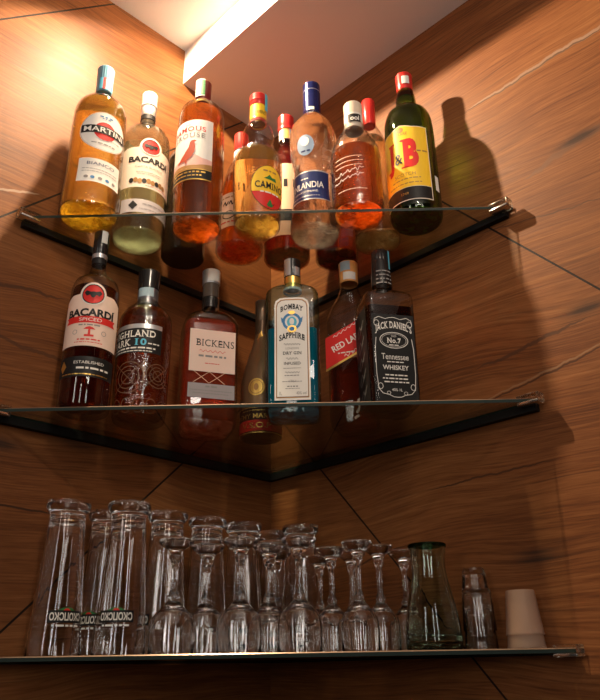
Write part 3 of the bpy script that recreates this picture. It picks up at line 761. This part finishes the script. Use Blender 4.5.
# -- island single malt with embossed glass
b = Bottle('whisky_bottle', 'embossed single malt whisky bottle with black cap and black band label with blue 10', 1, -0.1923, -0.3186, -30,
    [(0,40),(22.8,41.6),(133.7,43),(175.1,41.4),(189.7,33.8),(200.9,23.2),(210.2,16.9),(225,15.8),(250,15.5)], G_EMBOSS)
b.liquid(0.19, liquid('malt_whisky_liquid', (0.82, 0.46, 0.22), 0.35, 0.050, (0.5, 0.14, 0.04)))
b.cap(240, 275, 17.8, 18.6, CAP_BLACK); b.band('neck_foil', 210, 240, 17.0, flat('neck_foil_grey', (0.14, 0.14, 0.16), 0.3, 0.6))
b.stamp(222, 238, 17.3, -30, 60, flat('stamp_blue_grey', (0.30, 0.40, 0.46), 0.5))
A = Art(); A.rect(-.05, .118, .05, .160, BLACK).rect(-.05, .160, .05, .1675, SILVER)
A.text('HIGHLAND', 0, .1505, .078, .0115, PAPER, 1, 0.01, serif=True).text('PARK', -.018, .136, .038, .0115, PAPER, 1, 0.01, serif=True).text('10', .0165, .136, .018, .0115, SKY, 1, 0.03, serif=True).fine(.037, .134, .018, .002, PAPER, 1)
A.fine(0, .126, .08, .0025, PAPER, 1).fine(0, .121, .07, .0015, PAPER, 1)
A.build('label', b.t, b.round(.043))
A = Art(); EM = flat('embossing_highlight', (0.20, 0.11, 0.065), 0.22, 0.3)
for (cx, cz, r) in ((0, .075, .026), (.048, .08, .02), (-.048, .08, .02)):
    for q in (1, .72, .45): A.ring(cx, cz, r*q, r*q, .0011, EM, 0, 22)
    A.line([(cx-r, cz-r), (cx+r, cz+r)], .0009, EM, 0).line([(cx-r, cz+r), (cx+r, cz-r)], .0009, EM, 0)
for i in range(7): A.ring(-.06+.02*i, .030, .009, .012, .0010, EM, 0, 14)
A.build('embossing', b.t, b.round(.043), off=.0002)

# -- pink gin
b = Bottle('gin_bottle', 'square red-pink gin bottle with white label and silver cap on the middle shelf', 1, -0.0975, -0.2480, 10,
    [(0,39),(10,44),(22,46.6),(98,46.4),(191,46),(206.5,42.6),(216.2,31.5),(224,18.6),(237.8,13.8),(280,13.4)], G_CLEAR, (0.82, 0.42), (0.186, 0.224))
b.liquid(0.196, liquid('pink_gin_liquid', (0.98, 0.42, 0.30), 0.4, 0.22, (0.98, 0.22, 0.12)), 0.004, 0.022)
b.base((0.99, 0.52, 0.34), 0.5, 0.018, 0.004)
b.cap(288, 316, 15.6, 16.2, SILVER); b.band('cap_skirt', 260, 288, 14.4, flat('smoked_collar', (0.10, 0.075, 0.06), 0.3)); b.band('neck_ring', 239, 259, 15.0, CAP_BLACK)
b.stamp(291, 315, 16.8, -30, 45, STAMP)
gf = lambda z: b.sec(z, 0)[2]
A = Art(); A.rect(-.0385, .114, .0385, .190, LP).text('BICKENS', .004, .166, .064, .0125, BLACK, 1, 0.0, serif=True)
A.line([(-.022+.0022*i, .151+.0022*math.sin(i*1.7)) for i in range(21)], .0008, RED, 1).fine(0, .142, .046, .0035, GREY, 1).fine(0, .129, .024, .0014, RED, 1)
A.build('label', b.t, map_flat(gf), step=0)
A = Art(); A.rect(-.0385, .066, .0385, .091, flat('paper_grey', (0.33, 0.29, 0.29), 0.5)).fine(0, .086, .02, .003, GREY, 1).fine(0, .079, .07, .0012, GREY, 1).fine(0, .074, .06, .0012, GREY, 1).build('lower_label', b.t, map_flat(gf), step=0)
A = Art()
A.line([(-.030, .093), (-.004, .113), (.022, .093)], .0009, PEACH, 0).line([(-.030, .113), (-.004, .093), (.022, .113)], .0009, PEACH, 0)
A.build('moulded_cross', b.t, map_flat(gf), step=0, off=.0002)

# -- cognac
b = Bottle('cognac_bottle', 'frosted bronze cognac bottle with gold medallion, half hidden behind the blue gin', 1, -0.0076, -0.2248, -14,
    [(0,35),(20.8,35.6),(88.7,35),(116.4,30.8),(144.5,23.4),(171.3,15.6),(192.6,11.3),(225,10.6)], flat('frosted_bronze_glass', (0.20, 0.12, 0.06), 0.32, 0.55, 0.2))
b.cap(222, 263, 11.5, 11.8, flat('cap_bronze', (0.10, 0.065, 0.04), 0.3, 0.5)); b.band('neck_ring', 168, 174, 16.4, CAP_RED); b.band('neck_foil', 190, 222, 11.6, flat('neck_brown', (0.08, 0.045, 0.025), 0.35, 0.4))
A = Art(); A.poly([(-.005, .182), (0, .186), (.006, .19), (.003, .2), (-.002, .194)], GOLD).build('centaur_emblem', b.t, map_round(lambda z: b.rf(z), .014), step=.002)
A = Art(); A.disc(0, .094, .0145, .0155, GOLD).ring(0, .094, .0115, .0125, .001, BRONZE, 1).disc(0, .094, .004, .006, BRONZE, 1).build('medallion', b.t, b.round(.035))
A = Art(); A.rect(-.055, .0012, .055, .046, BLACK).rect(-.055, .0445, .055, .046, GOLD, 1).text('RÉMY MARTIN', 0, .0315, .078, .0105, GOLD, 1, 0.01).rect(-.055, .005, .055, .0235, RED, 1).text('V.S.O.P', 0, .0145, .050, .0095, GOLD, 2, 0.01).rect(-.055, .0015, .055, .0035, GOLD, 1).fine(0, .040, .05, .0015, GOLD, 1)
A.build('label', b.t, b.round(.0355))

# -- blue gin
b = Bottle('gin_bottle', 'square blue gin bottle with tall white label, in the middle of the middle shelf', 1, 0.0482, -0.3220, -3,
    [(0,38),(5,41.5),(14.6,42.4),(191.6,43.4),(212,42),(221,37),(226.5,26),(230.9,17),(234.7,14.2),(240,13.4),(256,13.2)], G_BLUE, (0.68, 0.40), (0.212, 0.232))
b.liquid(0.146, liquid('blue_gin_liquid', (0.05, 0.48, 0.62), 0.25, 0.450, (0.02, 0.42, 0.58)), 0.004, 0.014)
b.base((0.16, 0.66, 0.80), 0.6, 0.012, 0.004)
b.cap(256, 291, 13.8, 13.8, CAP_BLACK); b.band('neck_collar', 236, 256, 13.9, GOLD); b.band('neck_ring', 231.5, 236, 15.6, flat('collar_pale', (0.55, 0.5, 0.4), 0.3))
b.stamp(258, 290, 14.0, -65, -8, SILVER); b.stamp(258, 274, 14.0, 18, 60, SILVER, name='cap_plate')
A = Art(); hw = .0275
def arch(x, z0, z1, r): return [(-x, z0), (x, z0), (x, z1-r), (x*.93, z1-r*.45), (x*.7, z1-r*.08), (x*.4, z1), (-x*.4, z1), (-x*.7, z1-r*.08), (-x*.93, z1-r*.45), (-x, z1-r)]
A.poly(arch(.0300, .036, .2115, .013), PAPER).poly(arch(.0275, .0395, .2085, .013), BRONZE, 1).poly(arch(.0262, .041, .2068, .012), NAVY, 2).poly(arch(.0257, .0416, .2062, .012), PAPER, 3)
A.text('BOMBAY', 0, .189, .040, .0095, BLACK, 4, 0.03, bow=.006, serif=True).text('SAPPHIRE', 0, .1385, .044, .0105, BLACK, 4, 0.03, bow=.006, serif=True)
A.ring(0, .168, .0165, .0155, .0045, BLUE, 4, 26).disc(0, .167, .0085, .0095, SKY, 4, 22).disc(0, .168, .004, .006, PAPER, 5).disc(0, .184, .006, .0035, GOLD, 5, 12).disc(0, .155, .0082, .0062, GOLD, 5, 20).disc(0, .155, .0048, .0036, BLUE, 6, 16)
for sx in (-1, 1): A.poly([(sx*.012, .171), (sx*.019, .176), (sx*.0175, .166)], BLUE, 5)
A.line([(-.014+.0014*i, .1285+.0018*math.sin(i*1.9)) for i in range(21)], .0008, GREY, 4)
A.text('LONDON', 0, .1215, .022, .0035, GREY, 4, 0).text('DRY GIN', 0, .1135, .032, .0052, BLACK, 4, 0.01, serif=True)
A.line([(-.010+.0014*i, .104+.0018*math.sin(i*1.7)) for i in range(15)], .0008, GREY, 4).text('INFUSED', 0, .096, .028, .0048, BLACK, 4, 0.01)
A.fine(0, .088, .03, .0010, GREY, 4).line([(-.012+.0014*i, .081+.0014*math.sin(i*1.9)) for i in range(18)], .0008, GREY, 4).fine(0, .076, .026, .0014, GREY, 4)
A.fine(0, .066, .034, .0010, GREY, 4).text('1761', 0, .0665, .012, .004, GREY, 5, 0).fine(0, .058, .018, .0018, GREY, 4).fine(0, .0545, .024, .0010, GREY, 4)
A.text('1L', -.020, .047, .0045, .0055, GREY, 4, 0).text('40% vol', .0145, .047, .0165, .005, GREY, 4, 0)
gm = map_flat(lambda z: b.sec(z, 0)[2]); A.build('label', b.t, lambda q, z, o: gm(q*.92, z, o), step=0)

# -- red label whisky, square, turned
b = Bottle('whisky_bottle', 'square whisky bottle with slanted red label and orange neck wrap, behind the black-labelled whiskey', 1, 0.1475, -0.2637, -14,
    [(0,32.5),(8,34.5),(22.1,35.5),(185.2,35),(208.3,32.6),(227.9,27),(247.6,19.8),(263.7,15.4),(290,14.6)], G_CLEAR, (1.0, 0.34), (0.19, 0.25))
b.liquid(0.115, liquid('brown_whisky_liquid', (0.74, 0.32, 0.14), 0.4, 0.060, (0.45, 0.10, 0.03)))
b.cap(297, 320, 16.4, 17.0, STAMPO); b.band('neck_wrap', 278, 297, 16.2, STAMPO); b.stamp(300, 318, 17.1, -40, 25, flat('stamp_blue_grey', (0.30, 0.40, 0.46), 0.5)); b.stamp(281, 296, 16.5, -20, 60, STAMP, name='neck_sticker')
A = Art(); A.poly([(-.036, .113), (.036, .146), (.036, .203), (-.036, .170)], RED).poly([(-.036, .110), (.036, .143), (.036, .147), (-.036, .114)], GOLD, 1)
A.text('RED LABEL', .004, .1605, .062, .0115, PAPER, 1, 0.02, rot=.43).fine(0, .140, .03, .002, PAPER, 1).line([(-.022+.0022*i, .170+.0012*i+.0022*math.sin(i*1.8)) for i in range(21)], .0009, PAPER, 1)
A.line([(-.004+.002*i, .133+.0009*i+.0034*math.sin(i*1.5)) for i in range(15)], .001, PAPER, 1)
A.build('label', b.t, map_flat(lambda z: b.sec(z, 0)[2]), step=0)
A = Art(); A.line([(.012, .03), (.018, .04), (.015, .05), (.022, .056)], .004, CREAM).line([(.008, .022), (.016, .026)], .004, CREAM).build('walking_figure_mark', b.t, map_flat(lambda z: b.sec(z, 0)[2]), step=0)
A = Art(); A.rect(-.02, .012, .012, .028, CREAM).build('back_label', b.t, map_flat(lambda z: b.sec(z, 0)[2], PI), step=0)

# -- black label whiskey, square
b = Bottle('whiskey_bottle', 'square whiskey bottle with black cap and black label, rightmost on the middle shelf', 1, 0.1930, -0.3533, 19,
    [(0,35),(5,37.2),(12.7,37.6),(173.3,38.8),(185.9,37.2),(193,30.5),(198,21),(202.3,18.2),(210,17.2),(217,16.4),(262,13),(270,12.6)], G_CLEAR, (1.0, 0.26), (0.182, 0.2025))
b.liquid(0.163, liquid('dark_whiskey_liquid', (0.36, 0.13, 0.06), 0.25, 0.040, (0.2, 0.05, 0.015)))
b.cap(258, 287, 14.2, 13.6, CAP_BLACK, rib=1); b.lathe('neck_wrap', [(16, 212), (17.4, 212.2), (17.0, 222), (14.6, 258), (14.2, 260)], CAP_BLACK); b.band('neck_ring', 203, 211, 18.6, G_CLEAR)
A = Art()
for i in range(4): A.fine(.0, .222+.0075*i, .026, .0022, GREY, 0)
A.build('neck_lettering', b.t, map_round(lambda z: .0172-(z-.222)/.036*.0022, .0165), step=.002)
b.stamp(240, 286, 15.2, 40, 80, SKY)
bf = lambda z: b.sec(z, 0)[2]
A = Art(); A.rect(-.0335, .014, .0335, .158, BLACK)
A.text("JACK DANIEL'S", 0, .131, .058, .0155, PAPER, 1, 0.02, bow=.008, serif=True)
A.ring(0, .1145, .0225, .0135, .0011, PAPER, 1, 30).ring(0, .1145, .0195, .0110, .0005, PAPER, 1, 30).text('OLD', 0, .1215, .008, .0032, PAPER, 1, 0).text('No.7', 0, .1140, .022, .0085, PAPER, 1, 0.025, serif=True).fine(0, .1065, .016, .0016, PAPER, 1)
A.text('Tennessee', 0, .0875, .042, .0095, PAPER, 1, 0.0).fine(0, .079, .026, .0016, PAPER, 1).text('WHISKEY', 0, .070, .040, .0075, PAPER, 1, 0.012)
for zz, ww in ((.058, .034), (.0525, .042), (.047, .038)): A.fine(0, zz, ww, .0020, PAPER, 1)
A.text('40% 1L', 0, .035, .016, .0042, PAPER, 1, 0.0)
for sx in (-1, 1):      # scrollwork border
    A.line([(sx*.029, .048), (sx*.030, .06), (sx*.030, .10), (sx*.028, .118)], .0009, PAPER, 1)
    A.line([(sx*.029, .048), (sx*.028, .036), (sx*.022, .029), (sx*.012, .027), (sx*.006, .024), (0, .0235)], .0009, PAPER, 1)
    A.ring(sx*.025, .040, .004, .005, .0008, PAPER, 1, 12).ring(sx*.026, .142, .0045, .0055, .0008, PAPER, 1, 12)
    A.line([(sx*.030, .142), (sx*.029, .149), (sx*.022, .153), (sx*.012, .150), (sx*.006, .152), (0, .153)], .0009, PAPER, 1)
    A.ring(sx*.013, .030, .003, .0028, .0006, PAPER, 1, 10)
A.build('label', b.t, map_flat(bf), step=0)
A = Art(); A.rect(-.028, .012, .028, .168, BLACK)
for i in range(5):
    zz = .032+.027*i; A.line([(-.016, zz-.006), (-.004, zz+.006), (.002, zz-.002), (.016, zz+.009)], .0016, GREY, 1).line([(-.016, zz-.006), (-.012, zz-.012), (.010, zz+.001)], .0012, GREY, 1)
A.build('side_label', b.t, map_flat(bf, -PI/2), step=0)
A = Art(); A.rect(-.028, .012, .028, .168, BLACK).build('side_label', b.t, map_flat(bf, PI/2), step=0)

# ================================================================== BOTTOM SHELF
CLEAR = solid_glass('tumbler_glass', (0.99, 0.985, 0.98), 0.0, 1.57, 0.0)
STEM = solid_glass('wine_glass_crystal', (0.99, 0.985, 0.98), 0.0, 1.6, 0.0)
def copy_tree(src):
    r = src.copy(); COL.objects.link(r)
    for ch in src.children:
        c = ch.copy(); COL.objects.link(c); c.parent = r
        for g in ch.children:
            e = g.copy(); COL.objects.link(e); e.parent = c
    return r
def beer_glass():
    t = thing('beer_glass', '-', 'glass', (0, 0, 0.0006))
    o = [(.0352, 0), (.0355, .001), (.0345, .016), (.0322, .05), (.0292, .096), (.0262, .142), (.0243, .172), (.0238, .180), (.0246, .184), (.0278, .1875), (.0300, .191), (.0305, .1945), (.0300, .198), (.0285, .200), (.018, .2003), (.015, .1985), (0, .1980)]
    i = [(0, .176), (.012, .1755), (.0195, .173), (.0222, .167), (.0242, .142), (.0274, .096), (.0305, .05), (.0331, .012), (.0342, 0)]
    bm = bmesh.new(); lathe(bm, o+i, 64, flute=lambda q, n, z: 0.010*math.cos(2*PI*16*q/n)*min(1, z/.02) if .0 < z < .17 else 0.0)
    # close the lip between inner and outer wall
    vs = sorted([v for v in bm.verts if abs(v.co.z) < 1e-7], key=lambda v: (round(math.hypot(v.co.x, v.co.y), 4), math.atan2(v.co.y, v.co.x)))
    n = len(vs)//2; inn, out = vs[:n], vs[n:]
    for q in range(n): bm.faces.new((inn[q], inn[(q+1) % n], out[(q+1) % n], out[q]))
    link('glass_body', bm, CLEAR, t, angle=50)
    PR = flat('printed_white', (0.72, 0.70, 0.66), 0.5)
    A = Art(); A.rect(-.024, .039, .024, .054, BLACK).text('СКОПСКО', 0, .0465, .044, .0100, PR, 1, 0.03, rot=PI)
    A.poly([(-.012, .054), (.012, .054), (.006, .0572), (0, .058), (-.006, .0572)], GREEN, 0).poly([(-.005, .054), (.005, .054), (.002, .0565), (-.002, .0565)], RED, 1)
    A.fine(0, .0355, .036, .0024, PR, 0)
    rf = pchip([(z, r) for r, z in o[:8]])
    A.build('printed_logo', t, map_round(rf, .033), step=.003, off=.0004)
    return t
g0 = beer_glass()
BG = 'tall beer glasses upside down along the left of the lowest shelf'
beers = [(-.269, -.365, 22, 'leftmost tall upturned beer glass on the lowest shelf, apart from the rest'),
         (-.2308, -.290, -30, 'tall upturned beer glass standing behind, between the two frontmost beer glasses'),
         (-.1874, -.350, -12, 'tall upturned beer glass in front, its printed dark logo plainly readable upside down'),
         (-.1446, -.280, -75, 'tall upturned beer glass behind the first wine glass from the left'),
         (-.0905, -.230, 120, 'tall upturned beer glass behind the second wine glass from the left'),
         (-.038, -.180, 150, 'tall upturned beer glass behind the third wine glass from the left'),
         (.0097, -.095, 170, 'tall upturned beer glass deepest in the corner of the lowest shelf'),
         (.0555, -.152, 200, 'tall upturned beer glass farthest right of its row, behind the fifth wine glass')]
for i, (x, y, a, lb) in enumerate(beers):
    t = g0 if i == 0 else copy_tree(g0)
    t.location = (x, y, .0006); t.rotation_euler = (0, 0, face_cam(x, y, a)); tag(t, lb, 'glass', BG)

def wine_glass(r, rf, rs, h):
    t = thing('wine_glass', '-', 'glass', (0, 0, 0.0006))
    k = h/.147
    o = [(r*.965, 0), (r*.985, .0012), (r, .015*k), (r*.995, .034*k), (r*.965, .041*k), (r*.87, .047*k), (r*.70, .0525*k), (r*.50, .058*k), (r*.34, .063*k), (rs*1.45, .067*k), (rs*1.75, .0705*k), (rs*1.4, .0745*k), (rs*1.02, .080*k), (rs*.92, .095*k), (rs*.92, .108*k), (rs*1.1, .1165*k), (rs*1.65, .121*k), (rs*1.75, .1235*k), (rs*1.5, .126*k), (rs*1.9, .1285*k), (rf*.45, .132*k), (rf*.72, .1365*k), (rf*.95, .1408*k), (rf, .1432*k), (rf*.985, .1458*k), (rf*.9, .1468*k), (rf*.4, .1472*k), (0, .1474*k)]
    i = [(0, .0565*k), (r*.25, .0560*k), (r*.50, .0535*k), (r*.72, .0475*k), (r*.87, .0405*k), (r*.925, .033*k), (r*.935, .02*k), (r*.92, .001), (r*.925, 0)]
    bm = bmesh.new(); lathe(bm, o+i, 64, flute=lambda q, n, z: 0.007*math.cos(2*PI*16*q/n)*min(1, z/.008) if .0 < z < .05 else 0.0)
    vs = sorted([v for v in bm.verts if abs(v.co.z) < 1e-7], key=lambda v: (round(math.hypot(v.co.x, v.co.y), 5), math.atan2(v.co.y, v.co.x)))
    n = len(vs)//2; inn, out = vs[:n], vs[n:]
    for q in range(n): bm.faces.new((inn[q], inn[(q+1) % n], out[(q+1) % n], out[q]))
    link('bowl_and_stem', bm, STEM, t, angle=60)
    return t
WG = 'stemmed wine glasses upside down at the front of the lowest shelf'
A0 = wine_glass(.0303, .0245, .0052, .147)
B0 = wine_glass(.0255, .0215, .0041, .141)
wA = [(-.1162, -.360, 'leftmost upturned wine glass, in front of the fourth beer glass'),
      (-.0785, -.310, 'second upturned wine glass from the left, set slightly back'),
      (-.0272, -.360, 'third upturned wine glass from the left, at the shelf front'),
      (.0099, -.310, 'fourth upturned wine glass from the left, set slightly back'),
      (.0530, -.360, 'fifth upturned wine glass from the left, at the shelf front'),
      (.0170, -.240, 'upturned wine glass half hidden behind the fourth and fifth wine glasses')]
wB = [(.0990, -.305, 'sixth front wine glass from the left, thin-stemmed and upside down'),
      (.1330, -.360, 'thin-stemmed upturned wine glass, seventh from the left, at the shelf front'),
      (.0845, -.225, 'thin-stemmed upturned wine glass seen behind the sixth front one'),
      (.1310, -.265, 'thin-stemmed upturned wine glass seen behind the seventh front one'),
      (.1660, -.318, 'thin-stemmed upturned wine glass just right of the seventh front one'),
      (.2085, -.270, 'rightmost upturned wine glass, partly behind the green carafe')]
for P, L in ((A0, wA), (B0, wB)):
    for i, (x, y, lb) in enumerate(L):
        t = P if i == 0 else copy_tree(P)
        t.location = (x, y, .0006); tag(t, lb, 'glass', WG)

# carafe
t = thing('carafe', 'green-tinted glass carafe with thick dark rim, right of the wine glasses', 'carafe', (.2345, -.330, .0006))
o = [(0, 0), (.035, 0), (.0378, .003), (.0386, .012), (.0374, .030), (.0340, .052), (.0295, .073), (.0258, .090), (.0238, .104), (.0234, .114), (.0244, .124), (.0262, .134), (.0268, .1375), (.0262, .139), (.0240, .1385)]
i = [(.0224, .134), (.0204, .124), (.0197, .114), (.0201, .104), (.0220, .090), (.0256, .073), (.0302, .052), (.0338, .030), (.0346, .014), (.030, .009), (0, .008)]
bm = bmesh.new(); lathe(bm, o+i, 60, flute=lambda q, n, z: 0.008*math.cos(2*PI*15*q/n) if .001 < z < .11 else 0.0); link('carafe_body', bm, solid_glass('carafe_green_glass', (0.90, 0.95, 0.90), 0.0, 1.52), t, angle=50)
bm = bmesh.new(); lathe(bm, [(.0264, .1345), (.0270, .1362), (.0272, .1380), (.0264, .1396), (.0240, .1392), (.0229, .1372), (.0228, .1345)], 44); link('rim', bm, solid_glass('carafe_rim_green', (0.30, 0.46, 0.34), 0.0, 1.52), t)

# stacked shot glasses
def tumbler(name, label, loc, r0, r1, h, wall_, base, mat, group=None, tilt=0):
    t = thing(name, label, 'glass', loc, 0, group)
    bm = bmesh.new()
    lathe(bm, [(r0-wall_, 0), (r0-.0003, 0), (r0, .0008), (r1+.0006, h-.003), (r1-.0008, h), (r1*.5, h+.0001), (0, h), ][0:7] + [(0, h-base), (r1-wall_-.001, h-base), (r1-wall_, h-base-.0015)], 32, closed=True)
    link('glass_body', bm, mat, t, angle=50); return t
SG = 'small shot glasses stacked upside down beside the carafe'
sx, sy = .2965, -.336
tumbler('shot_glass', 'bottom shot glass of the upturned stack beside the carafe', (sx, sy, .0006), .0222, .0182, .056, .0012, .005, CLEAR, SG)
tumbler('shot_glass', 'middle shot glass of the upturned stack, sleeved over the bottom one', (sx, sy, .0240), .0226, .0192, .054, .0012, .006, CLEAR, SG)
tumbler('shot_glass', 'small shot glass on the very top of the upturned stack', (sx-.001, sy, .0786), .0178, .0146, .027, .0014, .008, CLEAR, SG)

# plastic cups
def plastic(name):
    t = NT(name)
    tl = t.n('ShaderNodeBsdfTranslucent'); tl.inputs[0].default_value = (0.78, 0.58, 0.45, 1)
    df = t.n('ShaderNodeBsdfPrincipled', i_Roughness=0.4); df.inputs['Base Color'].default_value = (0.78, 0.58, 0.45, 1)
    tr = t.n('ShaderNodeBsdfTransparent'); tr.inputs[0].default_value = (0.95, 0.92, 0.9, 1)
    m1 = t.n('ShaderNodeMixShader', i_0=0.5); t.l(tl.outputs[0], m1.inputs[1]); t.l(df.outputs[0], m1.inputs[2])
    m2 = t.n('ShaderNodeMixShader', i_0=0.62); t.l(m1.outputs[0], m2.inputs[1]); t.l(tr.outputs[0], m2.inputs[2])
    return t.done(m2.outputs[0])
PL = plastic('frosted_plastic')
px, py = .345, -.376
def cup(label, loc):
    t = thing('plastic_cup', label, 'cup', loc, 0, 'frosted plastic cups at the right end')
    fl = lambda i, n, z: 0.012 if i % 6 == 0 else 0.0
    bm = bmesh.new(); lathe(bm, [(.0243, 0), (.0246, .0015), (.0238, .003), (.0186, .0535), (.0180, .055), (.0150, .0551), (.0148, .0540), (0, .0540), (0, .0532), (.0175, .0532), (.0231, .003), (.0236, 0)], 48, closed=True, flute=fl)
    link('cup_wall', bm, PL, t, angle=50); return t
cup('inner frosted plastic cup, its rim on the shelf at the right end', (px, py, .0006))
cup('outer frosted plastic cup slipped over another at the right end of the lowest shelf', (px, py, .0166))
